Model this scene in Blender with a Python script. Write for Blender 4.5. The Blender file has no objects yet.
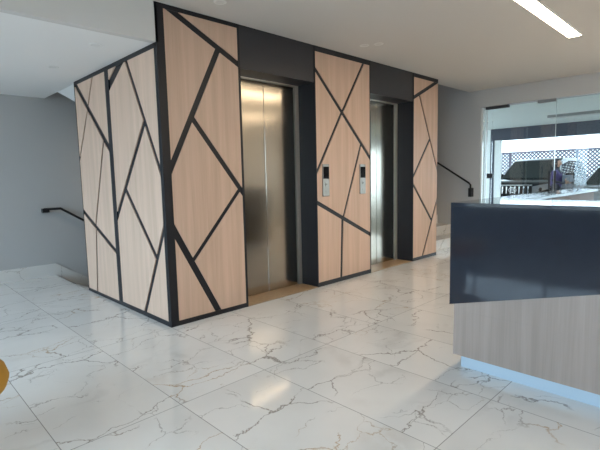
import bpy, bmesh, math, random
from mathutils import Vector, Matrix
random.seed(4)
S = bpy.context.scene
COL = S.collection
PI = math.pi

# ------------------------------------------------------------------ helpers
def link(name, bm, mat, parent=None, smooth=False):
    bmesh.ops.recalc_face_normals(bm, faces=bm.faces)
    me = bpy.data.meshes.new(name)
    bm.to_mesh(me); bm.free()
    if mat: me.materials.append(mat)
    if smooth:
        for p in me.polygons: p.use_smooth = True
    o = bpy.data.objects.new(name, me); COL.objects.link(o)
    if parent: o.parent = parent
    return o

def tag(o, label, cat, group=None):
    o['label'] = label; o['category'] = cat
    if group: o['group'] = group
    return o

def thing(name, label, cat, loc=(0, 0, 0), rz=0.0, group=None):
    o = bpy.data.objects.new(name, None); COL.objects.link(o)
    o.empty_display_size = .1
    o.location = loc; o.rotation_euler = (0, 0, rz)
    return tag(o, label, cat, group)

def struct(name, bm, mat, parent=None, smooth=False):
    o = link(name, bm, mat, parent, smooth)
    if not parent: o['kind'] = 'structure'
    return o

def box(bm, x0, x1, y0, y1, z0, z1):
    v = [bm.verts.new((x, y, z)) for x in (x0, x1) for y in (y0, y1) for z in (z0, z1)]
    for f in ((0, 1, 3, 2), (4, 6, 7, 5), (0, 4, 5, 1), (2, 3, 7, 6), (0, 2, 6, 4), (1, 5, 7, 3)):
        bm.faces.new([v[i] for i in f])

def boxes(*bs):
    bm = bmesh.new()
    for b in bs: box(bm, *b)
    return bm

def bevel(bm, w, seg=2):
    bmesh.ops.bevel(bm, geom=list(bm.edges), offset=w, segments=seg, affect='EDGES', profile=.5)
    return bm

def prism(bm, pts, d):
    """closed polygon pts (3D list) extruded by vector d"""
    d = Vector(d)
    a = [bm.verts.new(p) for p in pts]; b = [bm.verts.new(Vector(p) + d) for p in pts]
    bm.faces.new(a); bm.faces.new(b[::-1])
    n = len(a)
    for i in range(n):
        bm.faces.new((a[i], a[(i + 1) % n], b[(i + 1) % n], b[i]))

def tube(bm, pts, r, n=10, closed=False, cap=True):
    pts = [Vector(p) for p in pts]
    rings = []
    m = len(pts)
    for i, p in enumerate(pts):
        if closed: t = pts[(i + 1) % m] - pts[i - 1]
        elif i == 0: t = pts[1] - p
        elif i == m - 1: t = p - pts[-2]
        else: t = (pts[i + 1] - p).normalized() + (p - pts[i - 1]).normalized()
        t.normalize()
        h = Vector((0, 0, 1)) if abs(t.z) < .9 else Vector((1, 0, 0))
        a = t.cross(h).normalized(); b = a.cross(t).normalized()
        rr = r[i] if isinstance(r, (list, tuple)) else r
        rings.append([bm.verts.new(p + a * rr * math.cos(2 * PI * k / n) + b * rr * math.sin(2 * PI * k / n)) for k in range(n)])
    rng = range(m) if closed else range(m - 1)
    for i in rng:
        A, B = rings[i], rings[(i + 1) % m]
        for k in range(n):
            bm.faces.new((A[k], A[(k + 1) % n], B[(k + 1) % n], B[k]))
    if cap and not closed:
        bm.faces.new(rings[0][::-1]); bm.faces.new(rings[-1])

def lathe(bm, prof, c=(0, 0, 0), n=32, sx=1, sy=1):
    rings = []
    for r, z in prof:
        if r < 1e-6: rings.append([bm.verts.new((c[0], c[1], c[2] + z))])
        else: rings.append([bm.verts.new((c[0] + sx * r * math.cos(2 * PI * k / n), c[1] + sy * r * math.sin(2 * PI * k / n), c[2] + z)) for k in range(n)])
    for A, B in zip(rings, rings[1:]):
        for k in range(n):
            k2 = (k + 1) % n
            if len(A) == 1 and len(B) == 1: continue
            if len(A) == 1: bm.faces.new((A[0], B[k], B[k2]))
            elif len(B) == 1: bm.faces.new((A[k], A[k2], B[0]))
            else: bm.faces.new((A[k], A[k2], B[k2], B[k]))

# ------------------------------------------------------------------ materials
def newmat(name):
    m = bpy.data.materials.new(name); m.use_nodes = True
    nt = m.node_tree
    return m, nt, nt.nodes['Principled BSDF']

def N(nt, typ, **kw):
    n = nt.nodes.new(typ)
    for k, v in kw.items():
        if k in n.inputs: n.inputs[k].default_value = v
        else: setattr(n, k, v)
    return n

def plain(name, col, rough=.5, metal=0., spec=.5, bump=0., bscale=60., var=0.0, coat=0.):
    m, nt, b = newmat(name)
    L = nt.links.new
    b.inputs['Base Color'].default_value = (*col, 1)
    b.inputs['Roughness'].default_value = rough
    b.inputs['Metallic'].default_value = metal
    b.inputs['Specular IOR Level'].default_value = spec
    b.inputs['Coat Weight'].default_value = coat
    b.inputs['Coat Roughness'].default_value = .03
    tc = N(nt, 'ShaderNodeTexCoord')
    no = N(nt, 'ShaderNodeTexNoise', Scale=bscale, Detail=4.0)
    L(tc.outputs['Object'], no.inputs['Vector'])
    mr = N(nt, 'ShaderNodeMix', data_type='RGBA')
    mr.inputs[6].default_value = (*[c * (1 - var) for c in col], 1)
    mr.inputs[7].default_value = (*[min(1, c * (1 + var)) for c in col], 1)
    L(no.outputs['Fac'], mr.inputs[0]); L(mr.outputs[2], b.inputs['Base Color'])
    if bump:
        bp = N(nt, 'ShaderNodeBump', Strength=bump, Distance=.002)
        L(no.outputs['Fac'], bp.inputs['Height']); L(bp.outputs['Normal'], b.inputs['Normal'])
    return m

def wood(name, ca, cb, rough=.45):
    m, nt, b = newmat(name); L = nt.links.new
    tc = N(nt, 'ShaderNodeTexCoord')
    oi = N(nt, 'ShaderNodeObjectInfo')
    ad = N(nt, 'ShaderNodeVectorMath', operation='ADD')
    sc = N(nt, 'ShaderNodeVectorMath', operation='SCALE'); sc.inputs['Scale'].default_value = 0.0
    L(tc.outputs['Object'], ad.inputs[0])
    mp = N(nt, 'ShaderNodeMapping'); mp.inputs['Scale'].default_value = (14, 14, .55)
    L(ad.outputs[0], mp.inputs['Vector'])
    n1 = N(nt, 'ShaderNodeTexNoise', Scale=1.0, Detail=5.0, Roughness=.6, Distortion=.3)
    L(mp.outputs[0], n1.inputs['Vector'])
    mp2 = N(nt, 'ShaderNodeMapping'); mp2.inputs['Scale'].default_value = (90, 90, 2.0)
    L(ad.outputs[0], mp2.inputs['Vector'])
    n2 = N(nt, 'ShaderNodeTexNoise', Scale=1.0, Detail=3.0)
    L(mp2.outputs[0], n2.inputs['Vector'])
    ma = N(nt, 'ShaderNodeMath', operation='MULTIPLY_ADD'); ma.inputs[1].default_value = .35
    L(n2.outputs['Fac'], ma.inputs[0]); L(n1.outputs['Fac'], ma.inputs[2])
    cr = N(nt, 'ShaderNodeValToRGB')
    cr.color_ramp.elements[0].position = .45; cr.color_ramp.elements[0].color = (*cb, 1)
    cr.color_ramp.elements[1].position = .85; cr.color_ramp.elements[1].color = (*ca, 1)
    L(ma.outputs[0], cr.inputs['Fac']); L(cr.outputs['Color'], b.inputs['Base Color'])
    b.inputs['Roughness'].default_value = rough
    b.inputs['Specular IOR Level'].default_value = .3
    bp = N(nt, 'ShaderNodeBump', Strength=.08, Distance=.002)
    L(n2.outputs['Fac'], bp.inputs['Height']); L(bp.outputs['Normal'], b.inputs['Normal'])
    return m

def marble(name, base, veinc, tiles=True, rough=.1, tx=.63, ty=1.27):
    m, nt, b = newmat(name); L = nt.links.new
    tc = N(nt, 'ShaderNodeTexCoord')
    P = tc.outputs['Object']
    def math_(op, a, bb=None, c=None):
        n = N(nt, 'ShaderNodeMath', operation=op)
        for i, v in enumerate((a, bb, c)):
            if v is None: continue
            if isinstance(v, (int, float)): n.inputs[i].default_value = v
            else: L(v, n.inputs[i])
        return n.outputs[0]
    def sstep(v, a, c):
        n = N(nt, 'ShaderNodeMapRange', interpolation_type='SMOOTHSTEP')
        n.inputs['From Min'].default_value = a; n.inputs['From Max'].default_value = c
        L(v, n.inputs['Value']); return n.outputs['Result']
    sp = N(nt, 'ShaderNodeSeparateXYZ'); L(P, sp.inputs[0])
    if tiles:
        ux = math_('DIVIDE', sp.outputs['X'], tx); uy = math_('DIVIDE', sp.outputs['Y'], ty)
        idn = math_('MULTIPLY_ADD', math_('FLOOR', ux), 7.13, math_('MULTIPLY', math_('FLOOR', uy), 3.71))
        wn = N(nt, 'ShaderNodeTexWhiteNoise', noise_dimensions='1D'); L(idn, wn.inputs['W'])
        off = N(nt, 'ShaderNodeVectorMath', operation='SCALE'); off.inputs['Scale'].default_value = 9.0
        L(wn.outputs['Color'], off.inputs[0])
        add = N(nt, 'ShaderNodeVectorMath', operation='ADD'); L(P, add.inputs[0]); L(off.outputs[0], add.inputs[1])
        V = add.outputs[0]
        fx = math_('FRACT', ux); fy = math_('FRACT', uy)
        dx = math_('MULTIPLY', math_('MINIMUM', fx, math_('SUBTRACT', 1.0, fx)), tx)
        dy = math_('MULTIPLY', math_('MINIMUM', fy, math_('SUBTRACT', 1.0, fy)), ty)
        grout = math_('SUBTRACT', 1.0, sstep(math_('MINIMUM', dx, dy), .0012, .0030))
    else:
        V = P; grout = None
    nd = N(nt, 'ShaderNodeTexNoise', Scale=1.6, Detail=7.0, Roughness=.62); L(V, nd.inputs['Vector'])
    sub = N(nt, 'ShaderNodeVectorMath', operation='SUBTRACT'); sub.inputs[1].default_value = (.5, .5, .5); L(nd.outputs['Color'], sub.inputs[0])
    def veins(scale, amp, rot, stretch, w, lo, hi, mscale):
        s2 = N(nt, 'ShaderNodeVectorMath', operation='SCALE'); s2.inputs['Scale'].default_value = amp; L(sub.outputs[0], s2.inputs[0])
        a2 = N(nt, 'ShaderNodeVectorMath', operation='ADD'); L(V, a2.inputs[0]); L(s2.outputs[0], a2.inputs[1])
        mp = N(nt, 'ShaderNodeMapping'); mp.inputs['Rotation'].default_value = (0, 0, rot); mp.inputs['Scale'].default_value = (1, stretch, 1)
        L(a2.outputs[0], mp.inputs['Vector'])
        vo = N(nt, 'ShaderNodeTexVoronoi', feature='DISTANCE_TO_EDGE', Scale=scale); L(mp.outputs[0], vo.inputs['Vector'])
        mk = N(nt, 'ShaderNodeTexNoise', Scale=mscale, Detail=3.0); L(V, mk.inputs['Vector'])
        msk = sstep(mk.outputs['Fac'], lo, hi)
        core = math_('SUBTRACT', 1.0, sstep(vo.outputs['Distance'], .0, w))
        return math_('MULTIPLY', core, msk)
    v1 = veins(1.25, .55, .6, 1.9, .0145, .42, .55, 2.3)
    v2 = veins(2.6, .45, -.5, 1.5, .013, .46, .58, 3.0)
    v3 = veins(1.1, .7, .9, 2.4, .09, .50, .70, 1.7)
    vv = math_('MAXIMUM', math_('MULTIPLY', v1, .8), math_('MULTIPLY', v2, .6))
    vv = math_('MAXIMUM', vv, math_('MULTIPLY', v3, .16))
    cl = N(nt, 'ShaderNodeTexNoise', Scale=1.3, Detail=4.0); L(V, cl.inputs['Vector'])
    mc = N(nt, 'ShaderNodeMix', data_type='RGBA'); L(sstep(cl.outputs['Fac'], .35, .7), mc.inputs[0])
    mc.inputs[6].default_value = (*base, 1); mc.inputs[7].default_value = (*[c * .9 for c in base], 1)
    wc = N(nt, 'ShaderNodeTexNoise', Scale=1.1, Detail=1.0); L(V, wc.inputs['Vector'])
    vc = N(nt, 'ShaderNodeMix', data_type='RGBA'); L(sstep(wc.outputs['Fac'], .56, .66), vc.inputs[0])
    vc.inputs[6].default_value = (*veinc, 1); vc.inputs[7].default_value = (.46, .30, .15, 1)
    mv = N(nt, 'ShaderNodeMix', data_type='RGBA'); L(vv, mv.inputs[0]); L(mc.outputs[2], mv.inputs[6]); L(vc.outputs[2], mv.inputs[7])
    out = mv.outputs[2]
    if grout is not None:
        mg = N(nt, 'ShaderNodeMix', data_type='RGBA'); L(math_('MULTIPLY', grout, .8), mg.inputs[0]); L(out, mg.inputs[6])
        mg.inputs[7].default_value = (.2, .19, .18, 1); out = mg.outputs[2]
    L(out, b.inputs['Base Color'])
    b.inputs['Roughness'].default_value = rough
    b.inputs['Specular IOR Level'].default_value = .5
    return m

def steel(name, col, rough=.22, axis='z'):
    m, nt, b = newmat(name); L = nt.links.new
    tc = N(nt, 'ShaderNodeTexCoord')
    mp = N(nt, 'ShaderNodeMapping'); mp.inputs['Scale'].default_value = (160, 160, .8)
    L(tc.outputs['Object'], mp.inputs['Vector'])
    n = N(nt, 'ShaderNodeTexNoise', Scale=1.0, Detail=3.0); L(mp.outputs[0], n.inputs['Vector'])
    mr = N(nt, 'ShaderNodeMapRange'); mr.inputs['To Min'].default_value = rough * .8; mr.inputs['To Max'].default_value = rough * 1.25
    L(n.outputs['Fac'], mr.inputs['Value']); L(mr.outputs[0], b.inputs['Roughness'])
    b.inputs['Base Color'].default_value = (*col, 1); b.inputs['Metallic'].default_value = 1.0
    bp = N(nt, 'ShaderNodeBump', Strength=.03, Distance=.001); L(n.outputs['Fac'], bp.inputs['Height']); L(bp.outputs[0], b.inputs['Normal'])
    return m

def glass(name, tint=(.93, .97, .96), refl=1.0):
    m = bpy.data.materials.new(name); m.use_nodes = True
    nt = m.node_tree; nt.nodes.clear(); L = nt.links.new
    out = N(nt, 'ShaderNodeOutputMaterial')
    tr = N(nt, 'ShaderNodeBsdfTransparent'); tr.inputs['Color'].default_value = (*tint, 1)
    gl = N(nt, 'ShaderNodeBsdfGlossy', Roughness=.0)
    fr = N(nt, 'ShaderNodeFresnel', IOR=1.45)
    mx = N(nt, 'ShaderNodeMixShader')
    L(fr.outputs[0], mx.inputs[0]); L(tr.outputs[0], mx.inputs[1]); L(gl.outputs[0], mx.inputs[2]); L(mx.outputs[0], out.inputs['Surface'])
    return m

def emit(name, col, s):
    m = bpy.data.materials.new(name); m.use_nodes = True
    nt = m.node_tree; nt.nodes.clear()
    out = N(nt, 'ShaderNodeOutputMaterial'); e = N(nt, 'ShaderNodeEmission', Strength=s); e.inputs['Color'].default_value = (*col, 1)
    nt.links.new(e.outputs[0], out.inputs['Surface'])
    return m

M = {}
M['floor'] = marble('marble_floor', (.80, .785, .765), (.20, .165, .14), rough=.07)
M['skirt'] = marble('marble_skirting', (.78, .765, .74), (.30, .26, .22), tiles=False, rough=.2)
M['sill'] = plain('tan_stone', (.42, .29, .17), .3, var=.25, bscale=25)
M['paint'] = plain('grey_wall_paint', (.53, .53, .53), .7, bump=.05, bscale=300, var=.01)
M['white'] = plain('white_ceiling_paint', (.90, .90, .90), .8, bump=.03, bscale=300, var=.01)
M['ceil'] = plain('ceiling_greyer_tone', (.70, .69, .675), .8, bump=.03, bscale=300, var=.01)  # main ceiling and bulkhead, greyer than the low ceiling
M['black'] = plain('black_laminate', (.019, .019, .023), .42, var=.06, spec=.3)
M['header'] = plain('dark_header_board', (.038, .038, .044), .36, var=.05, spec=.35)
M['wood'] = wood('pale_oak_veneer', (.67, .47, .36), (.55, .38, .28))
M['deskwood'] = wood('grey_oak_veneer_shaded', (.36, .285, .245), (.265, .21, .18))  # shade on the desk front is put into this darker wood colour
M['deskinner'] = plain('dark_brown_carcass', (.075, .055, .045), .5, var=.2)
M['deskblack'] = plain('black_gloss_stone', (.016, .020, .030), .06, var=.15, bscale=12, coat=.1)
M['plinth'] = plain('brushed_plinth_daylit', (.45, .54, .62), .35, metal=.1)  # blue daylight on the plinth is tinted into its base colour
M['steel'] = steel('brushed_steel', (.42, .38, .325), .15)
M['steel_frame'] = steel('steel_frame', (.80, .77, .72), .5)
M['gap'] = plain('shadow_gap_black', (.01, .01, .01), .6)
M['rail'] = plain('black_powder_coat', (.012, .012, .014), .4)
M['screen'] = plain('black_display_glass', (.005, .005, .006), .5, spec=.05)
M['plate'] = steel('satin_plate', (.30, .28, .255), .35)
M['frame'] = plain('white_aluminium', (.74, .75, .74), .35, var=.01)
M['greymetal'] = plain('grey_anodised', (.30, .30, .30), .4, metal=.5)
M['dark_al'] = plain('dark_aluminium', (.05, .052, .06), .4)
M['glass'] = glass('clear_glass')
M['glassedge'] = plain('glass_edge', (.62, .72, .70), .2)
M['trimring'] = plain('downlight_trim', (.86, .86, .85), .4)
M['lens'] = plain('downlight_lens', (.75, .75, .74), .3)
M['led'] = emit('led_diffuser', (1.0, .80, .57), 12.5)
M['stair_fill'] = emit('stair_fill_glow', (1.0, .78, .52), 8.0)  # glow of the added stairwell lamp
M['ochre'] = plain('ochre_fabric', (.50, .27, .035), .85, bump=.3, bscale=500, var=.15)
M['darkleg'] = plain('dark_leg_wood', (.05, .035, .025), .4)
M['ground'] = plain('pale_concrete', (.30, .30, .295), .8, var=.1, bscale=3)
M['outwall'] = plain('white_render', (.86, .88, .87), .8, var=.02)
M['soffit'] = plain('porch_soffit_paint', (.80, .84, .82), .7, var=.01)
M['beam'] = plain('dark_navy_paint', (.055, .06, .085), .5, var=.1)
M['lattice'] = plain('grey_violet_lattice', (.06, .055, .085), .6, var=.1)
M['carblack'] = plain('black_car_paint', (.008, .009, .011), .16, spec=.3)
M['cargrey'] = plain('silver_car_paint', (.34, .35, .36), .22, metal=.5, coat=1.0)
M['carglass'] = plain('car_glass', (.012, .018, .018), .04)
M['chrome'] = steel('chrome', (.75, .76, .78), .12)
M['lamp'] = plain('clear_headlamp', (.22, .23, .25), .08)
M['rubber'] = plain('tyre_rubber', (.018, .018, .018), .8)
M['skin'] = plain('skin', (.40, .24, .17), .6)
M['purple'] = plain('purple_cloth', (.085, .065, .17), .85)
M['navy'] = plain('dark_cloth', (.035, .035, .05), .85)
M['hair'] = plain('dark_hair', (.02, .015, .018), .6)
M['carton'] = plain('grey_carton', (.14, .16, .19), .7)

# ------------------------------------------------------------------ key dimensions (metres)
H = 2.75          # main ceiling
HL = 2.43         # low ceiling left of the lifts
W = 4.67          # width of the lift front
D = 2.0           # depth of the lift block
XR = 6.12         # right (glazed) wall
XL = -4.6         # left (window) wall
YB = 3.28         # back wall
YF = -7.5         # front wall behind the camera
ND = .27          # lift niche depth
NICHE = ((.854, 1.893), (2.926, 3.96))
NH = 2.35

# ------------------------------------------------------------------ setting: floor, walls, ceilings
struct('floor', boxes((XL, XR, YF, 2.0, -.12, 0), (XL, 0.0, 2.0, YB, -.12, 0), (3.1, XR, 2.0, YB, -.12, 0)), M['floor'])
struct('wall_back', boxes((XL, XR + .2, YB, YB + .15, -3.0, 4.75)), M['paint'])
struct('wall_right', boxes((XR, XR + .2, -.05, YB, -.12, 4.75), (XR, XR + .2, YF, -.05, 2.455, 4.75), (XR, XR + .2, YF, -4.6, -.12, 2.455)), M['paint'])
struct('wall_front', boxes((XL - .15, XR + .2, YF - .15, YF, -.12, 3.0)), M['paint'])
struct('wall_left', boxes((XL - .15, XL, YF, -7.0, -.12, 3.0), (XL - .15, XL, .4, .7, -.12, 3.0), (XL - .15, XL, 3.2, YB + .15, -.12, 3.0), (XL - .15, XL, -7.0, .4, 2.55, 3.0), (XL - .15, XL, .7, 3.2, 2.40, 3.0), (XL - .15, XL, -7.0, .4, -.12, .6)), M['paint'])
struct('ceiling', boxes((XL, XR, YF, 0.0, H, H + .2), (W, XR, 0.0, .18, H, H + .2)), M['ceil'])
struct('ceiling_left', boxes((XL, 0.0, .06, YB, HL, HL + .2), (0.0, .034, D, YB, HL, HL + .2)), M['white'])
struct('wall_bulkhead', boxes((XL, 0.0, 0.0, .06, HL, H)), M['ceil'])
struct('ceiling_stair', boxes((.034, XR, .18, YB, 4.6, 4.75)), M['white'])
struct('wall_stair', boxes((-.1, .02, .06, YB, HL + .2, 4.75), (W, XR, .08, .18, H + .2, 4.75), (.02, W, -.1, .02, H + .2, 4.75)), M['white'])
struct('baseboard_back', boxes((XL, 0.0, YB - .015, YB, 0, .17), (XL, XL + .015, YF, .7, 0, .17)), M['skirt'])
# sloping skirting along the flight down
bm = bmesh.new(); prism(bm, [(0, YB - .015, .17), (0, YB - .015, 0), (2.9, YB - .015, -1.9), (2.9, YB - .015, -1.73)], (0, .015, 0))
struct('baseboard_stair', bm, M['skirt'])

# lift block: dark body behind the cladding, with two door niches
Y0 = .024
struct('wall_lift', boxes(
    (0.02, W - .004, ND + .08, D, 0, 4.6),
    (0.02, NICHE[0][0], Y0, ND + .08, 0, H), (NICHE[0][1], NICHE[1][0], Y0, ND + .08, 0, H), (NICHE[1][1], W - .004, Y0, ND + .08, 0, H),
    (NICHE[0][0], NICHE[0][1], ND + .08 - .05, ND + .08, NH, H), (NICHE[1][0], NICHE[1][1], ND + .08 - .05, ND + .08, NH, H),
    ), M['black'])
struct('trim_1', boxes((NICHE[0][0], NICHE[0][1], .010, ND + .03, NH, H - .002)), M['header'])
struct('trim_2', boxes((NICHE[1][0], NICHE[1][1], .010, ND + .03, NH, H - .002)), M['header'])

# ------------------------------------------------------------------ cladding panels: oak inlays in a black frame
def clip(poly, n, c):                     # keep n.p <= c
    out = []
    for i in range(len(poly)):
        a, b = poly[i], poly[(i + 1) % len(poly)]
        da = n[0] * a[0] + n[1] * a[1] - c; db = n[0] * b[0] + n[1] * b[1] - c
        if da <= 0: out.append(a)
        if (da < 0 < db) or (db < 0 < da):
            t = da / (da - db); out.append((a[0] + t * (b[0] - a[0]), a[1] + t * (b[1] - a[1])))
    return out

def inside(poly, p):
    s = 0
    for i in range(len(poly)):
        a, b = poly[i], poly[(i + 1) % len(poly)]
        cr = (b[0] - a[0]) * (p[1] - a[1]) - (b[1] - a[1]) * (p[0] - a[0])
        if s == 0 and abs(cr) > 1e-9: s = 1 if cr > 0 else -1
        elif cr * s < -1e-9: return False
    return True

def shards(rect, segs, k=1.0):
    pieces = [[(rect[0], rect[1]), (rect[2], rect[1]), (rect[2], rect[3]), (rect[0], rect[3])]]
    for a, b, w in segs:
        m = ((a[0] + b[0]) / 2, (a[1] + b[1]) / 2)
        d = (b[0] - a[0], b[1] - a[1]); l = math.hypot(*d); n = (-d[1] / l, d[0] / l)
        c = n[0] * a[0] + n[1] * a[1]
        for i, p in enumerate(pieces):
            if inside(p, m):
                q = clip(p, n, c - k * w / 2); r = clip(p, (-n[0], -n[1]), -c - k * w / 2)
                pieces[i:i + 1] = [x for x in (q, r) if len(x) > 2]
                break
    return pieces

def cladding(name, label, face, outer, rect, segs):
    """face 'f': plane y=0, coords (x,z); 'l': plane x=0, coords (y,z). outer = frame bounds"""
    t = thing(name, label, 'wall panel', (outer[0], 0, 0) if face == 'f' else (0, outer[0], 0), group='oak inlay panels around the lifts')
    def pt(u, z, d): return (u - outer[0], d, z) if face == 'f' else (d, u - outer[0], z)
    bm = bmesh.new()                       # backing
    def bx(bm, u0, u1, z0, z1, d0, d1):
        a = pt(u0, z0, d0); b = pt(u1, z1, d1)
        box(bm, min(a[0], b[0]), max(a[0], b[0]), min(a[1], b[1]), max(a[1], b[1]), z0, z1)
    bx(bm, rect[0], rect[2], rect[1], rect[3], .010, .0235)
    link('backing', bm, M['black'], t)
    bm = bmesh.new()                       # frame around
    o = outer
    if rect[0] - o[0] > .002: bx(bm, o[0], rect[0], o[1], o[3], -.002, .0235)
    if o[2] - rect[2] > .002: bx(bm, rect[2], o[2], o[1], o[3], -.002, .0235)
    bx(bm, rect[0], rect[2], o[1], rect[1], -.002, .0235)
    bx(bm, rect[0], rect[2], rect[3], o[3], -.002, .0235)
    link('frame', bm, M['black'], t)
    for p in shards(rect, segs, 1.35 if face == 'l' else (2.0 if outer[0] > 3 else 1.25)):
        bm = bmesh.new()
        dv = (0, .010, 0) if face == 'f' else (.010, 0, 0)
        prism(bm, [pt(u, z, 0) for u, z in p], dv)
        link('wood_inlay', bm, M['wood'], t)
    return t

cladding('wall_panel', 'oak inlay wall panel left of the left lift, at the front corner of the lift block', 'f',
         (0.0, 0, .854, H), (.076, .044, .829, 2.712), [
    ((0.107, 2.736), (0.846, 2.375), 0.045), ((0.602, 2.462), (0.085, 1.415), 0.045), ((0.303, 1.841), (0.824, 1.172), 0.042),
    ((0.076, 0.852), (0.494, 0.046), 0.052), ((0.801, 1.193), (0.238, 0.552), 0.032)])
cladding('wall_panel', 'oak inlay wall panel between the two lifts, carrying both call panels', 'f',
         (1.893, 0, 2.926, H), (1.901, .052, 2.908, 2.69), [
    ((1.901, 2.5), (2.903, 1.535), 0.038), ((2.778, 2.686), (2.369, 2.069), 0.03), ((2.35, 2.05), (1.903, 1.349), 0.03),
    ((1.894, 1.0), (2.905, 0.526), 0.04), ((2.715, 1.67), (2.366, 0.794), 0.028), ((2.348, 0.771), (2.314, 0.062), 0.035)])
cladding('wall_panel', 'narrow oak inlay wall panel right of the right lift, beside the stairs', 'f',
         (3.96, 0, W, H), (3.972, .047, W, 2.695), [
    ((4.668, 2.719), (3.949, 2.394), 0.027), ((4.127, 2.456), (4.644, 1.422), 0.018), ((4.427, 1.817), (3.95, 1.239), 0.022),
    ((4.648, 0.831), (4.248, 0.041), 0.022), ((3.956, 1.165), (4.49, 0.601), 0.022)])
cladding('wall_panel', 'pale inlay wall panel on the side of the lift block, next to the dark corner post', 'l',
         (0.0235, 0, 1.06, HL), (.045, .045, 1.018, 2.39), [
    ((0.761, 2.383), (1.068, 2.213), 0.07), ((0.593, 2.387), (0.003, 1.288), 0.035), ((0.303, 1.803), (1.017, 0.941), 0.045),
    ((0.007, 0.937), (0.496, 0.05), 0.038), ((0.761, 1.198), (0.215, 0.608), 0.04)])
cladding('wall_panel', 'pale inlay wall panel at the far end of the lift block side, near the grey wall', 'l',
         (1.06, 0, D, HL), (1.11, .035, 1.985, 2.39), [
    ((1.922, 2.365), (1.106, 1.623), 0.05), ((1.441, 2.388), (1.613, 2.116), 0.022), ((1.615, 2.105), (1.979, 1.572), 0.022),
    ((1.979, 0.943), (1.068, 0.542), 0.04), ((1.257, 1.694), (1.636, 0.799), 0.025), ((1.624, 0.766), (1.725, 0.036), 0.028)])
# corner post continues above the low ceiling, in the bulkhead
struct('trim_3', boxes((-.003, .02, -.002, .0235, HL + .0, H)), M['black'])

# ------------------------------------------------------------------ lifts
def lift(x0, x1, label):
    t = thing('elevator_door', label, 'elevator door', ((x0 + x1) / 2, ND, 0), group='steel lift doors')
    w = (x1 - x0) / 2; j = .055
    for s in (-1, 1):
        bm = bmesh.new()
        a, b = sorted((s * .0025, s * (w - j - .012)))
        box(bm, a, b, .012, .040, .008, NH - .022)
        bevel(bm, .002, 1)
        link('door_leaf', bm, M['steel'], t)
    bm = boxes((-w + .001, -w + j, -.004, .07, 0.001, NH - .018), (w - j, w - .001, -.004, .07, 0.001, NH - .018), (-w + .001, w - .001, -.004, .07, NH - .018, NH - .002))
    link('door_frame', bm, M['steel_frame'], t)
    link('shadow_gap', boxes((-w + j, w - j, .044, .07, 0.001, NH - .018)), M['gap'], t)
    link('sill', boxes((-w + .001, w - .001, -ND + .002, .06, 0.0005, .004)), M['sill'], t)
    return t
lift(*NICHE[0], 'left steel lift door, in the niche nearer the corner of the wood block')
lift(*NICHE[1], 'right steel lift door, in the niche nearer the stairs')

def call_panel(x0, x1, label):
    cx = (x0 + x1) / 2; w = (x1 - x0) / 2
    t = thing('call_panel', label, 'lift call panel', (cx, 0, 1.065), group='lift call panels')
    link('plate', bevel(boxes((-w, w, -.014, 0, 0, .375)), .003), M['plate'], t)
    link('display', boxes((-w + .006, w - .006, -.016, -.013, .205, .345)), M['screen'], t)
    bm = bmesh.new(); tube(bm, [(0, -.013, .14), (0, -.019, .14)], .021, 20)
    b = link('button', bm, M['plate'], t)
    bm = bmesh.new(); prism(bm, [(-.009, -.019, .134), (.009, -.019, .134), (0, -.019, .150)], (0, -.0012, 0))
    link('arrow', bm, M['gap'], b)
    link('key_switch', bevel(boxes((-.012, .012, -.0165, -.013, .045, .07)), .001), M['plate'], t)
call_panel(1.990, 2.100, 'call panel with black display beside the left lift')
call_panel(2.688, 2.800, 'call panel with black display beside the right lift')

# ------------------------------------------------------------------ stairs
bm = bmesh.new()
for i in range(6):
    y = .2 + .28 * i
    box(bm, W + .002, XR - .002, y, 2.0, .17 * i + (.0005 if i == 0 else 0), .17 * (i + 1))
t = thing('staircase', 'marble staircase climbing behind the right lift panel', 'stairs', (W + .7, .2, 0))
o = link('step', bm, M['skirt'], t); o.location = (-(W + .7), -.2, 0); o.name = 'steps'
t3 = thing('staircase', 'white underside of the upper stair flight above the handrail by the grey wall', 'stairs', (1.4, 2.4, HL - .5 * 2.7))
bm = bmesh.new()
pts = [(.034, D + .003, HL)]
zt = HL + .25
n = 9
top = []
for i in range(n):
    x = .034 + .30 * i; z = zt - .148 * i
    top += [(x, D + .003, z), (x + .30, D + .003, z)]
pts += top + [(2.734, D + .003, HL - .5 * 2.70)]
prism(bm, pts, (0, .707, 0))
box(bm, 2.734, XR - .002, D + .003, YB - .002, .93, 1.09)
o = link('upper_flight', bm, M['white'], t3); o.location = (-1.4, -2.4, -(HL - .5 * 2.7))
# flight down beside the back wall
bm = bmesh.new()
for i in range(10):
    x = .0 + .29 * i
    box(bm, x, x + .29, D + .003, YB - .017, -2.2, -.17 * (i + 1))
t2 = thing('staircase', 'stairs going down behind the far end of the lift block', 'stairs', (0.0, 2.6, 0))
o = link('flight', bm, M['skirt'], t2); o.location = (0, -2.6, 0)

lx = 1.1
tl = thing('ceiling_light', 'added unseen warm lamp under the stair flight, hidden behind the lift block', 'ceiling light', (lx, 2.36, HL - .5 * (lx - .034) - .03))  # made-up lamp, out of view, added to warm the stairwell
bm = bmesh.new(); lathe(bm, [(.12, .0), (.125, -.02), (.10, -.05), (.05, -.062), (0, -.065)], n=28); link('globe', bm, M['stair_fill'], tl, True)
bm = bmesh.new(); lathe(bm, [(0, .03), (.06, .03), (.13, .0), (.12, -.002), (0, -.001)], n=28); link('base', bm, M['white'], tl, True)

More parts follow.
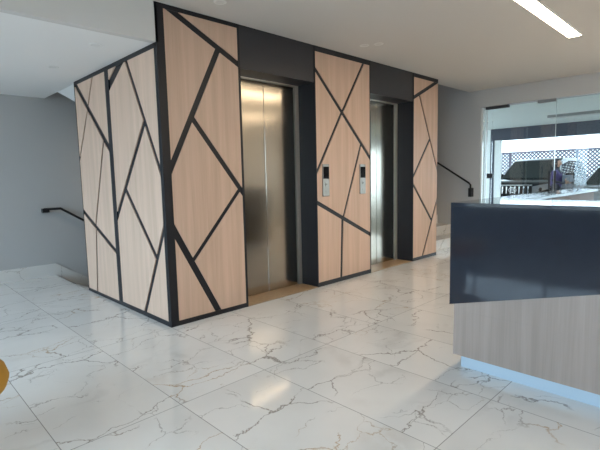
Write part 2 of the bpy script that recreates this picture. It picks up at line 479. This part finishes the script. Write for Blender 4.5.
def handrail(name, label, pts, block, base):
    t = thing(name, label, 'handrail', base)
    B = Vector(base)
    bm = bmesh.new(); tube(bm, [Vector(p) - B for p in pts], .017, 10); link('rail', bm, M['rail'], t, True)
    bm = bmesh.new(); box(bm, *[v - B[i // 2] for i, v in enumerate(block)]); bevel(bm, .004); link('end_block', bm, M['rail'], t)
    return t
hl_y = YB - .06
handrail('handrail', 'black handrail bending down along the grey wall left of the lift block',
         [(-.10, hl_y, .935), (.11, hl_y, .935), (1.6, hl_y, -.04), (2.9, hl_y, -.9)], (-.12, -.035, hl_y - .02, YB, .89, .945), (-.1, YB, .9))
handrail('handrail', 'dark handrail rising up the stairs beside the glass door',
         [(XR - .07, .085, .93), (XR - .07, .085, 1.09), (XR - .07, .12, 1.125), (XR - .07, 2.0, 2.30)], (XR - .095, XR, .055, .115, .87, 1.03), (XR, .085, .9))

# ------------------------------------------------------------------ lights on the ceiling
def downlight(x, y, z, label, grp):
    t = thing('downlight', label, 'downlight', (x, y, z), group=grp)
    bm = bmesh.new(); lathe(bm, [(.036, -.002), (.050, -.004), (.055, -.001), (.055, .001), (.036, .001), (.036, -.002)], n=28)
    link('trim_ring', bm, M['trimring'], t, True)
    bm = bmesh.new(); lathe(bm, [(.036, -.0005), (.0, -.0008)], n=28); link('lens', bm, M['lens'], t)
downlight(-.335, .405, HL, 'small round downlight in the low left ceiling, nearer the lift block corner', 'downlights in the low ceiling')
downlight(-.385, 1.405, HL, 'small round downlight in the low left ceiling, farther back', 'downlights in the low ceiling')
downlight(.415, -.335, H, 'small round downlight above the left corner panel, at the top edge of the photo', 'downlights in front of the lifts')
downlight(2.335, -.36, H, 'left one of two faint downlights above the panel between the lifts', 'downlights in front of the lifts')
downlight(2.41, -.50, H, 'right one of two faint downlights above the panel between the lifts', 'downlights in front of the lifts')

def strip(x0, x1, y, label):
    t = thing('ceiling_light', label, 'ceiling light', ((x0 + x1) / 2, y, H), group='long ceiling lights')
    l = (x1 - x0) / 2
    link('housing', boxes((-l - .006, l + .006, -.068, -.060, -.014, 0), (-l - .006, l + .006, .060, .068, -.014, 0), (-l - .006, -l, -.060, .060, -.014, 0), (l, l + .006, -.060, .060, -.014, 0)), M['white'], t)
    link('diffuser', boxes((-l, l, -.060, .060, -.012, -.001)), M['led'], t)
strip(1.2, 3.79, -2.075, 'long glowing white ceiling light above the reception desk')
strip(.6, 5.6, -4.3, 'added unseen ceiling strip parallel to the one over the desk, first behind the camera')  # this strip and the next are unseen, added for more warm light
strip(.6, 5.6, -6.0, 'added unseen ceiling strip parallel to the one over the desk, by the rear wall')

# ------------------------------------------------------------------ reception desk
dx = .89; dy = -2.15
t = thing('reception_desk', 'reception desk with glossy black top band over grey oak darkened for shade and a bluish metal plinth', 'reception desk', (dx, dy, 0))
def dl(name, bm, mat, lab=None):
    bmesh.ops.translate(bm, verts=bm.verts, vec=(-dx, -dy, 0))
    o = link(name, bm, mat, t)
    if lab: o['label'] = lab
    return o
YE = -5.2
dl('plinth', boxes((.945, 1.30, YE, -2.208, .0005, .098), (1.30, 3.4, -2.40, -2.208, .0005, .098)), M['plinth'])
dl('wood_panel', boxes((dx, 1.36, YE, -2.178, .096, .40)), M['deskwood'], 'grey oak veneer front panel, darkened for shade')
bm = bmesh.new()
zb = lambda y: .434 + (-2.15 - y) * .2525
prism(bm, [(dx + .001, -2.178, .40), (dx + .001, -2.178, zb(-2.178) + .01), (dx + .001, -4.2, zb(-4.2) + .01), (dx + .001, YE, zb(-4.2) + .01), (dx + .001, YE, .40)], (.46, 0, 0))
dl('wood_panel', bm, M['deskwood'])
bm = bmesh.new()
prism(bm, [(dx - .006, dy, zb(dy)), (dx - .006, dy, 1.085), (dx - .006, YE, 1.085), (dx - .006, YE, 1.0), (dx - .006, -4.2, zb(-4.2))], (.47, 0, 0))
dl('black_band', bm, M['deskblack'], 'glossy black band slanting up along its lower edge')
dl('countertop', bevel(boxes((dx - .007, 1.42, YE, dy + .001, 1.085, 1.11)), .002), M['deskblack'])
dl('side_arm', boxes((1.37, 3.5, -2.38, -2.178, .096, 1.085)), M['deskinner'])
dl('arm_top', bevel(boxes((1.421, 3.56, -2.40, dy + .001, 1.085, 1.11)), .002), M['deskblack'])
dl('work_surface', boxes((1.362, 1.95, YE, -2.40, .70, .73)), M['deskwood'])

# ------------------------------------------------------------------ glazed entrance in the right wall
struct('trim_4', boxes((XR + .02, XR + .10, -.068, -.05, 0, 2.452), (XR + .045, XR + .075, -.142, -.134, 0, 2.45)), M['frame'])
struct('trim_5', boxes((XR + .02, XR + .10, -4.6, -1.24, 2.452, 2.475)), M['frame'])
d1 = bpy.data.objects.new('door_1', None); COL.objects.link(d1); d1['kind'] = 'structure'; d1.location = (XR + .06, -.235, 0)
d1['label'] = 'clear frameless glass entrance door right of the stairs'
def dd(name, bm, mat):
    bmesh.ops.translate(bm, verts=bm.verts, vec=(-(XR + .06), .235, 0)); return link(name, bm, mat, d1)
dd('pane', boxes((XR + .055, XR + .065, -1.238, -.236, .01, 2.44), (XR + .055, XR + .065, -.232, -.145, .01, 2.44), (XR + .055, XR + .065, -.132, -.07, .01, 2.44)), M['glass'])
dd('pane_edge', boxes((XR + .054, XR + .066, -1.246, -1.239, .01, 2.44)), M['glassedge'])
dd('top_patch', boxes((XR + .03, XR + .09, -.51, -.12, 2.405, 2.45)), M['dark_al'])
dd('corner_patch', boxes((XR + .03, XR + .09, -1.235, -.97, 2.41, 2.456)), M['greymetal'])
dd('lock', boxes((XR + .015, XR + .075, -.27, -.17, 1.20, 1.285)), M['dark_al'])
for yy in (-1.195,):
    bm = bmesh.new(); tube(bm, [(XR + .0, yy, 1.0), (XR + .0, yy, 1.31)], .016, 12); tube(bm, [(XR + .0, yy, 1.04), (XR + .056, yy, 1.04)], .009, 8); tube(bm, [(XR + .0, yy, 1.27), (XR + .056, yy, 1.27)], .009, 8)
    dd('pull_handle', bm, M['rail'])
w1 = bpy.data.objects.new('window_1', None); COL.objects.link(w1); w1['kind'] = 'structure'; w1.location = (XR + .06, -2.9, 0)
def ww(name, bm, mat, w, off):
    bmesh.ops.translate(bm, verts=bm.verts, vec=(-off[0], -off[1], -off[2])); return link(name, bm, mat, w)
o1 = (XR + .06, -2.9, 0)
ww('pane', boxes((XR + .055, XR + .065, -2.9, -1.25, .01, 2.45), (XR + .055, XR + .065, -4.6, -2.91, .01, 2.45)), M['glass'], w1, o1)
bm = bmesh.new(); yy = -1.275
tube(bm, [(XR + .0, yy, 1.0), (XR + .0, yy, 1.31)], .016, 12); tube(bm, [(XR + .0, yy, 1.04), (XR + .056, yy, 1.04)], .009, 8); tube(bm, [(XR + .0, yy, 1.27), (XR + .056, yy, 1.27)], .009, 8)
ww('pull_handle', bm, M['rail'], w1, o1)
# left window wall (behind the camera's left shoulder)
w2 = bpy.data.objects.new('window_2', None); COL.objects.link(w2); w2['kind'] = 'structure'; w2.location = (XL - .07, -2.1, 0)
o2 = (XL - .07, -2.1, 0)
fr = [(XL - .11, XL - .04, -7.0, .4, .6, .66), (XL - .11, XL - .04, -7.0, .4, 2.49, 2.55)]
for k in range(6):
    y = -7.0 + k * 7.35 / 5; fr.append((XL - .11, XL - .04, y, y + .05, .66, 2.49))
ww('frame', boxes(*fr), M['dark_al'], w2, o2)
ww('pane', boxes((XL - .08, XL - .07, -6.95, .35, .66, 2.49)), M['glass'], w2, o2)
w3 = bpy.data.objects.new('window_3', None); COL.objects.link(w3); w3['kind'] = 'structure'; o3 = (XL - .07, 1.95, 0); w3.location = o3
ww('frame', boxes((XL - .11, XL - .04, .7, 3.2, 0, .06), (XL - .11, XL - .04, .7, 3.2, 2.34, 2.40), (XL - .11, XL - .04, .7, .75, .06, 2.34), (XL - .11, XL - .04, 1.93, 1.98, .06, 2.34), (XL - .11, XL - .04, 3.15, 3.2, .06, 2.34)), M['dark_al'], w3, o3)
ww('pane', boxes((XL - .08, XL - .07, .75, 3.15, .06, 2.34)), M['glass'], w3, o3)

# ------------------------------------------------------------------ outside, seen through the glass
GZ = -.10
struct('ground', boxes((-40, 60, -40, 40, GZ - .3, GZ - .121), (XR + .0, 40, -14, 14, GZ - .12, GZ), (-30, XL - .15, -20, 20, GZ - .12, GZ)), M['ground'])
struct('ceiling_porch', boxes((XR + .2, 10.6, -7.5, 5.0, 2.47, 2.62)), M['soffit'])
struct('trim_6', boxes((10.55, 10.85, -7.5, 1.60, 2.165, 2.62)), M['beam'])
struct('trim_7', boxes((10.55, 10.85, 1.495, 1.60, GZ, 2.165)), M['beam'])
struct('trim_8', boxes((10.56, 10.62, 1.32, 1.494, GZ, 2.165)), M['outwall'])
struct('ceiling_added_shade', boxes((10.85, 17.6, -9, 9, 2.95, 3.1)), M['soffit'])  # unseen roof added to darken the reflections in the car glass
struct('wall_porch', boxes((10.56, 10.75, 1.602, 5.0, GZ, 2.47)), M['outwall'])
struct('wall_outside', boxes((21.5, 21.8, -14, 14, GZ, 5.0)), M['outwall'])
t = thing('ceiling_light', 'grey unlit tube light on the white soffit outside the glass door', 'tube light', (8.6, -1.15, 2.47))
link('batten', boxes((-.05, .05, -.9, .75, -.05, 0)), M['greymetal'], t)
bm = bmesh.new(); tube(bm, [(0, -.85, -.065), (0, .70, -.065)], .014, 10); link('tube', bm, M['lens'], t)

t = thing('lattice_fence', 'grey diamond lattice fence behind the parked cars', 'fence', (18.5, 1.5, GZ))
posts = [4.01 - 2.553 * k for k in range(-1, 4)]
for p in posts:
    link('post', boxes((-.05, .05, p - 1.5 - .05, p - 1.5 + .05, 0, 2.2)), M['lattice'], t)
link('top_rail', boxes((-.04, .04, posts[-1] - 1.5, posts[0] - 1.5, 2.2, 2.27)), M['lattice'], t)
for p, q in zip(posts[1:], posts):
    bm = bmesh.new()
    y0, y1, z0, z1 = p + .05 - 1.5, q - .05 - 1.5, .05, 2.2
    pit = .15; wd = .038
    for s, xx in ((1, .004), (-1, -.008)):
        c = (z0 - y1) if s > 0 else (z0 + y0)
        cmax = (z1 - y0) if s > 0 else (z1 + y1)
        while c < cmax:
            # line z = s*y + c clipped to the panel
            pts = []
            ya = max(y0, min(y1, (z0 - c) * s)); yb = max(y0, min(y1, (z1 - c) * s))
            za, zb_ = s * ya + c, s * yb + c
            if abs(ya - yb) > .02:
                prism(bm, [(xx, ya - wd, za), (xx, ya + wd, za), (xx, yb + wd, zb_), (xx, yb - wd, zb_)], (.008, 0, 0))
            c += pit
    link('lattice_panel', bm, M['lattice'], t)

# ---- cars. local frame: nose at x=0, body runs to +x, width along y
def body_loft(secs, n=14):
    """secs: (x, half_width, z_bottom, z_top, roundness) -> lofted closed shell"""
    bm = bmesh.new(); rings = []
    for x, hw, zb_, zt_, p in secs:
        ring = []
        for k in range(24):
            a = 2 * PI * k / 24
            c, s = math.cos(a), math.sin(a)
            y = hw * math.copysign(abs(c) ** p, c); z = (zb_ + zt_) / 2 + (zt_ - zb_) / 2 * math.copysign(abs(s) ** p, s)
            ring.append(bm.verts.new((x, y, z)))
        rings.append(ring)
    for A, B in zip(rings, rings[1:]):
        for k in range(24): bm.faces.new((A[k], A[(k + 1) % 24], B[(k + 1) % 24], B[k]))
    bm.faces.new(rings[0][::-1]); bm.faces.new(rings[-1])
    return bm

def cabin(bm, prof, hw0, hw1, zb0, zt0, inset=0.0):
    """prof: side outline (x,z) of a greenhouse; width narrows from hw0 at zb0 to hw1 at zt0"""
    A, B = [], []
    for x, z in prof:
        f = min(1, max(0, (z - zb0) / (zt0 - zb0))); w = hw0 + (hw1 - hw0) * f - inset
        A.append(bm.verts.new((x, -w, z))); B.append(bm.verts.new((x, w, z)))
    n = len(A)
    bm.faces.new(A); bm.faces.new(B[::-1])
    for i in range(n): bm.faces.new((A[i], A[(i + 1) % n], B[(i + 1) % n], B[i]))

def wheel(x, y, r, parent):
    bm = bmesh.new()
    prof = [(r * .62, -.11), (r * .93, -.115), (r, -.08), (r, .08), (r * .93, .115), (r * .62, .11), (r * .62, -.11)]
    lathe(bm, prof, n=28)
    bmesh.ops.rotate(bm, verts=bm.verts, cent=(0, 0, 0), matrix=Matrix.Rotation(PI / 2, 3, 'X'))
    bmesh.ops.translate(bm, verts=bm.verts, vec=(x, y, r))
    w = link('wheel', bm, M['rubber'], parent, True)
    bm = bmesh.new(); s = 1 if y > 0 else -1
    for k in range(6):
        a = 2 * PI * k / 6
        tube(bm, [(x, y + s * .08, r), (x + r * .6 * math.cos(a), y + s * .08, r + r * .6 * math.sin(a))], .035, 6)
    tube(bm, [(x, y + s * .04, r), (x, y + s * .10, r)], .07, 14)
    link('rim', bm, M['chrome'], w, True)

def mirror(x, y, z, s, parent, mat):
    bm = bmesh.new()
    box(bm, x - .06, x + .07, min(y, y + s * .26), max(y, y + s * .26), z, z + .19); bevel(bm, .04, 3)
    tube(bm, [(x + .02, y - s * .1, z + .02), (x + .02, y + s * .04, z + .04)], .025, 8)
    link('side_mirror', bm, mat, parent, True)

def suv():
    t = thing('car', 'black off-road car with chrome vertical grille bars parked outside the glass door', 'car', (12.0, 1.50, GZ))
    pa = M['carblack']
    bm = body_loft([(0.06, .62, .50, .96, .5), (.10, .74, .46, 1.04, .45), (.22, .86, .44, 1.10, .4), (.5, .93, .42, 1.155, .35), (1.2, .94, .36, 1.20, .3), (1.5, .945, .34, 1.22, .3), (3.9, .945, .36, 1.20, .3), (4.6, .92, .42, 1.16, .35), (4.78, .84, .5, 1.08, .45)])
    link('body', bm, pa, t, True)
    prof = [(1.22, 1.16), (1.95, 1.76), (2.3, 1.83), (3.6, 1.84), (4.35, 1.80), (4.72, 1.16)]
    bm = bmesh.new(); cabin(bm, prof, .86, .68, 1.16, 1.83); bevel(bm, .035, 2)
    link('cabin', bm, pa, t, True)
    bm = bmesh.new()
    def wq(x0, z0, x1, z1, m0, m1):
        d = Vector((-(z1 - z0), 0, (x1 - x0))).normalized() * .012
        w0 = .86 - .18 * (z0 - 1.16) / .67 - m0; w1 = .86 - .18 * (z1 - 1.16) / .67 - m1
        prism(bm, [(x0 + d.x, -w0, z0 + d.z), (x0 + d.x, w0, z0 + d.z), (x1 + d.x, w1, z1 + d.z), (x1 + d.x, -w1, z1 + d.z)], (-.02, 0, 0))
    wq(1.27, 1.20, 1.90, 1.72, .07, .05)
    link('windshield', bm, M['carglass'], t)
    for s in (-1, 1):
        for xa, xb, xc, xd in ((1.62, 2.70, 2.70, 2.12), (2.78, 3.70, 3.70, 2.78), (3.78, 4.48, 4.28, 3.78)):
            bm = bmesh.new(); z0, z1 = 1.24, 1.74
            w0 = .86 - .18 * (z0 - 1.16) / .67; w1 = .86 - .18 * (z1 - 1.16) / .67
            prism(bm, [(xa, s * (w0 + .004), z0), (xb, s * (w0 + .004), z0), (xc, s * (w1 + .004), z1), (xd, s * (w1 + .004), z1)], (0, s * .006, 0))
            link('side_window', bm, M['carglass'], t)
    bm = bmesh.new(); box(bm, -.02, .12, -.50, .50, .74, 1.00); bevel(bm, .03, 2)
    g = link('grille', bm, M['rubber'], t)
    for k in range(8):
        y = -.42 + k * .12
        bm = bmesh.new(); box(bm, -.045, .0, y - .022, y + .022, .76, .98); bevel(bm, .008, 1)
        link('grille_bar', bm, M['chrome'], g)
    bm = bmesh.new(); tube(bm, [(-.05, .11 * math.cos(a), .87 + .075 * math.sin(a)) for a in [2 * PI * k / 24 for k in range(24)]], .011, 6, closed=True)
    tube(bm, [(-.05, .036 * math.cos(a), .87 + .07 * math.sin(a)) for a in [2 * PI * k / 20 for k in range(20)]], .009, 6, closed=True)
    tube(bm, [(-.05, .075 * math.cos(a), .905 + .028 * math.sin(a)) for a in [2 * PI * k / 20 for k in range(20)]], .009, 6, closed=True)
    link('emblem', bm, M['chrome'], g, True)
    link('chrome_strip', bevel(boxes((-.03, .08, -.54, .54, 1.0, 1.03)), .008), M['chrome'], t)
    for s in (-1, 1):
        bm = bmesh.new(); prism(bm, [(-.005, s * .53, .78), (-.005, s * .53, .98), (.22, s * .90, 1.06), (.20, s * .90, .90)], (.12, 0, 0))
        link('headlight', bm, M['lamp'], t)
        mirror(1.72, s * .93, 1.16, s, t, pa)
        wheel(.95, s * .84, .39, t); wheel(3.75, s * .84, .39, t)
    bm = bmesh.new(); box(bm, -.06, .35, -.86, .86, .36, .70); bevel(bm, .07, 3); link('bumper', bm, pa, t, True)
suv()

def sedan():
    t = thing('car', 'grey low car with dark windshield parked right of the black off-road car', 'car', (10.95, -1.10, GZ))
    pa = M['cargrey']
    bm = body_loft([(0.02, .60, .36, .70, .5), (.12, .76, .28, .80, .45), (.4, .87, .24, .90, .4), (1.0, .90, .22, 1.0, .35), (1.5, .905, .22, 1.04, .3), (3.4, .905, .22, 1.04, .3), (4.2, .87, .28, 1.02, .4), (4.45, .76, .36, .94, .5)])
    link('body', bm, pa, t, True)
    prof = [(.92, .98), (1.75, 1.48), (2.1, 1.56), (3.1, 1.56), (3.7, 1.44), (4.2, 1.0)]
    bm = bmesh.new(); cabin(bm, prof, .82, .60, .98, 1.56); bevel(bm, .04, 2)
    link('cabin', bm, pa, t, True)
    def hw(z): return .82 - .22 * (z - .98) / .58
    bm = bmesh.new()
    z0, z1 = 1.02, 1.46; x0, x1 = .985, 1.715
    d = Vector((-(z1 - z0), 0, x1 - x0)).normalized() * .012
    prism(bm, [(x0 + d.x, -hw(z0) + .06, z0 + d.z), (x0 + d.x, hw(z0) - .06, z0 + d.z), (x1 + d.x, hw(z1) - .05, z1 + d.z), (x1 + d.x, -hw(z1) + .05, z1 + d.z)], (-.02, 0, 0))
    link('windshield', bm, M['carglass'], t)
    for s in (-1, 1):
        for xa, xb, xc, xd in ((1.35, 2.40, 2.40, 1.92), (2.48, 3.75, 3.40, 2.48)):
            bm = bmesh.new(); a, b = 1.05, 1.48
            prism(bm, [(xa, s * (hw(a) + .004), a), (xb, s * (hw(a) + .004), a), (xc, s * (hw(b) + .004), b), (xd, s * (hw(b) + .004), b)], (0, s * .006, 0))
            link('side_window', bm, M['carglass'], t)
        bm = bmesh.new(); prism(bm, [(.05, s * .55, .60), (.06, s * .55, .72), (.30, s * .85, .82), (.26, s * .85, .68)], (.1, 0, 0)); link('headlight', bm, M['lamp'], t)
        mirror(1.35, s * .86, 1.0, s, t, pa)
        wheel(.85, s * .80, .33, t); wheel(3.45, s * .80, .33, t)
    bm = bmesh.new(); box(bm, -.01, .10, -.45, .45, .44, .62); bevel(bm, .03, 2); link('grille', bm, M['rubber'], t)
sedan()

# ------------------------------------------------------------------ person carrying a grey box
def skin_body(name, verts, edges, mat, parent, root=0):
    me = bpy.data.meshes.new(name)
    me.from_pydata([v[:3] for v in verts], edges, [])
    o = bpy.data.objects.new(name, me); COL.objects.link(o); o.parent = parent
    sk = o.modifiers.new('skin', 'SKIN'); sk.use_smooth_shade = True
    su = o.modifiers.new('sub', 'SUBSURF'); su.levels = 2; su.render_levels = 2
    lay = me.skin_vertices[0].data
    for i, v in enumerate(verts):
        lay[i].radius = (v[3], v[4] if len(v) > 4 else v[3]); lay[i].use_root = (i == root)
    me.materials.append(mat)
    return o

px, py = 12.0, .35
per = thing('person', 'person in a purple top carrying a grey box between the two parked cars', 'person', (px, py, GZ), PI / 2)
# local: faces -x (towards the lobby); y across
vs = [(0, 0, .92, .15, .11), (0, 0, 1.08, .135, .10), (0, 0, 1.25, .155, .11), (0, 0, 1.38, .15, .095), (0, 0, 1.47, .055), (-.01, 0, 1.55, .052),
      (0, .10, .86, .085), (-.01, .105, .48, .058), (.02, .11, .09, .042), (-.10, .12, .035, .038),
      (0, -.10, .86, .085), (.03, -.105, .48, .058), (.06, -.11, .09, .042), (-.07, -.12, .035, .038),
      (0, .18, 1.37, .055), (.02, .22, 1.13, .042), (-.20, .17, 1.08, .034), (-.27, .15, 1.09, .030),
      (0, -.18, 1.37, .055), (.02, -.22, 1.13, .042), (-.20, -.17, 1.08, .034), (-.27, -.15, 1.09, .030)]
es = [(0, 1), (1, 2), (2, 3), (3, 4), (4, 5), (0, 6), (6, 7), (7, 8), (8, 9), (0, 10), (10, 11), (11, 12), (12, 13), (3, 14), (14, 15), (15, 16), (16, 17), (3, 18), (18, 19), (19, 20), (20, 21)]
skin_body('body', vs, es, M['navy'], per)
bm = bmesh.new()
bmesh.ops.create_uvsphere(bm, u_segments=24, v_segments=16, radius=1)
for v in bm.verts:
    x, y, z = v.co
    jaw = 1 - .22 * max(0, -z)
    v.co = (x * .098 * jaw - .012 - (.018 if (x < -.85 and abs(z + .1) < .25 and abs(y) < .3) else 0), y * .077 * jaw, z * .118 + 1.615)
link('head', bm, M['skin'], per, True)
hd = per.children[-1]
for s in (-1, 1):
    bm = bmesh.new(); bmesh.ops.create_uvsphere(bm, u_segments=10, v_segments=8, radius=.012); bmesh.ops.translate(bm, verts=bm.verts, vec=(-.100, s * .03, 1.625)); link('eye', bm, M['hair'], hd, True)
    bm = bmesh.new(); bmesh.ops.create_uvsphere(bm, u_segments=10, v_segments=8, radius=.026); bmesh.ops.scale(bm, verts=bm.verts, vec=(.8, .4, 1.2)); bmesh.ops.translate(bm, verts=bm.verts, vec=(0, s * .078, 1.61)); link('ear', bm, M['skin'], hd, True)
    for k in range(4):
        z = 1.135 - .024 * k; ln = (.055, .062, .058, .046)[k]
        bm = bmesh.new(); tube(bm, [(-.27, s * .155, z), (-.27 - ln * .55, s * .17, z), (-.27 - ln, s * .165, z), (-.27 - ln * 1.35, s * .148, z)], [.010, .0095, .009, .007], 8)
        link('finger', bm, M['skin'], per, True)
    bm = bmesh.new(); tube(bm, [(-.26, s * .15, 1.14), (-.28, s * .16, 1.175), (-.30, s * .155, 1.20)], [.012, .011, .008], 8); link('thumb', bm, M['skin'], per, True)
bm = bmesh.new(); box(bm, -.102, -.094, -.024, .024, 1.555, 1.562); link('mouth', bm, M['purple'], hd)
bm = bmesh.new(); bmesh.ops.create_uvsphere(bm, u_segments=24, v_segments=16, radius=1)
for v in bm.verts:
    x, y, z = v.co
    if x < -.55 and z < .45: v.co.x = -.35
    v.co = (v.co.x * .110 + .012, y * .090, (z * .125 if z > -.2 else z * .17) + 1.628)
link('hair', bm, M['hair'], per, True)
tv = [(0, 0, .93, .168, .128), (0, 0, 1.08, .152, .118), (0, 0, 1.25, .172, .128), (0, 0, 1.385, .165, .11), (0, 0, 1.45, .075), (0, .185, 1.375, .068), (.02, .225, 1.16, .054), (0, -.185, 1.375, .068), (.02, -.225, 1.16, .054)]
skin_body('top', tv, [(0, 1), (1, 2), (2, 3), (3, 4), (3, 5), (5, 6), (3, 7), (7, 8)], M['purple'], per)
bm = bmesh.new(); box(bm, -.145, .145, -.10, .10, 0, .19); bevel(bm, .006, 1)
o = link('box', bm, M['carton'], None); o.location = (px, py - .285, GZ + 1.10)
o.name = 'carton'; tag(o, 'grey box carried by the person between the parked cars', 'box')

# ------------------------------------------------------------------ ochre lounge chair at the left edge
t = thing('footstool', 'round ochre yellow padded stool cut off by the left edge of the photo', 'stool', (-1.72, -.95, 0))
bm = bmesh.new()
prof = [(0, .27), (.22, .27), (.275, .285), (.312, .325), (.325, .365), (.312, .41), (.275, .445), (.22, .46), (0, .465)]
lathe(bm, prof, n=40); link('seat', bm, M['ochre'], t, True)
for k in range(4):
    a = PI / 4 + k * PI / 2
    bm = bmesh.new(); tube(bm, [(.19 * math.cos(a), .19 * math.sin(a), .28), (.22 * math.cos(a), .22 * math.sin(a), 0.0)], [.02, .013], 12)
    link('leg', bm, M['darkleg'], t, True)

# ------------------------------------------------------------------ daylight
wd = bpy.data.worlds.new('World'); S.world = wd; wd.use_nodes = True
nt = wd.node_tree; nt.nodes.clear()
out = N(nt, 'ShaderNodeOutputWorld'); bg = N(nt, 'ShaderNodeBackground', Strength=3.4)
tc = N(nt, 'ShaderNodeTexCoord'); sp = N(nt, 'ShaderNodeSeparateXYZ'); cr = N(nt, 'ShaderNodeValToRGB')
cr.color_ramp.elements[0].position = 0.15; cr.color_ramp.elements[0].color = (.63, .80, 1.0, 1)
cr.color_ramp.elements[1].position = .75; cr.color_ramp.elements[1].color = (.90, .95, .95, 1)
nt.links.new(tc.outputs['Generated'], sp.inputs[0])
mr = N(nt, 'ShaderNodeMapRange'); mr.inputs['From Min'].default_value = -1.0; mr.inputs['From Max'].default_value = 1.0
nt.links.new(sp.outputs['X'], mr.inputs['Value']); nt.links.new(mr.outputs[0], cr.inputs['Fac'])
nt.links.new(cr.outputs['Color'], bg.inputs['Color']); nt.links.new(bg.outputs[0], out.inputs['Surface'])

def portal(name, loc, rot, sx, sy):
    l = bpy.data.lights.new(name, 'AREA'); l.shape = 'RECTANGLE'; l.size = sx; l.size_y = sy
    l.cycles.is_portal = True
    o = bpy.data.objects.new(name, l); COL.objects.link(o); o.location = loc; o.rotation_euler = rot
portal('window_daylight', (XL - .14, -3.3, 1.575), (0, -PI / 2, 0), 1.93, 7.4)
portal('side_window_daylight', (XL - .14, 1.95, 1.2), (0, -PI / 2, 0), 2.4, 2.5)
portal('door_daylight', (XR + .12, -2.4, 1.23), (0, PI / 2, 0), 2.45, 4.4)

# ------------------------------------------------------------------ camera
cam = bpy.data.cameras.new('Camera'); cam.sensor_width = 36.0; cam.lens = 444.11 / 600 * 36; cam.clip_end = 200
co = bpy.data.objects.new('Camera', cam); COL.objects.link(co)
r = Vector((.7127538, -.70107504, -.02181275)); u = Vector((.09079379, .06138039, .99397633)); w = Vector((.69551312, .71044087, -.10737))
m = Matrix(((r.x, u.x, -w.x, -1.836), (r.y, u.y, -w.y, -3.5218), (r.z, u.z, -w.z, 1.2964), (0, 0, 0, 1)))
co.matrix_world = m
S.camera = co
S.view_settings.view_transform = 'Standard'; S.view_settings.look = 'None'
S.view_settings.gamma = 1.0; S.view_settings.use_curve_mapping = False
S.view_settings.exposure = 1.55
S.cycles.use_denoising = True
S.cycles.max_bounces = 10; S.cycles.diffuse_bounces = 6; S.cycles.glossy_bounces = 5; S.cycles.transparent_max_bounces = 12
S.cycles.sample_clamp_indirect = 8.0
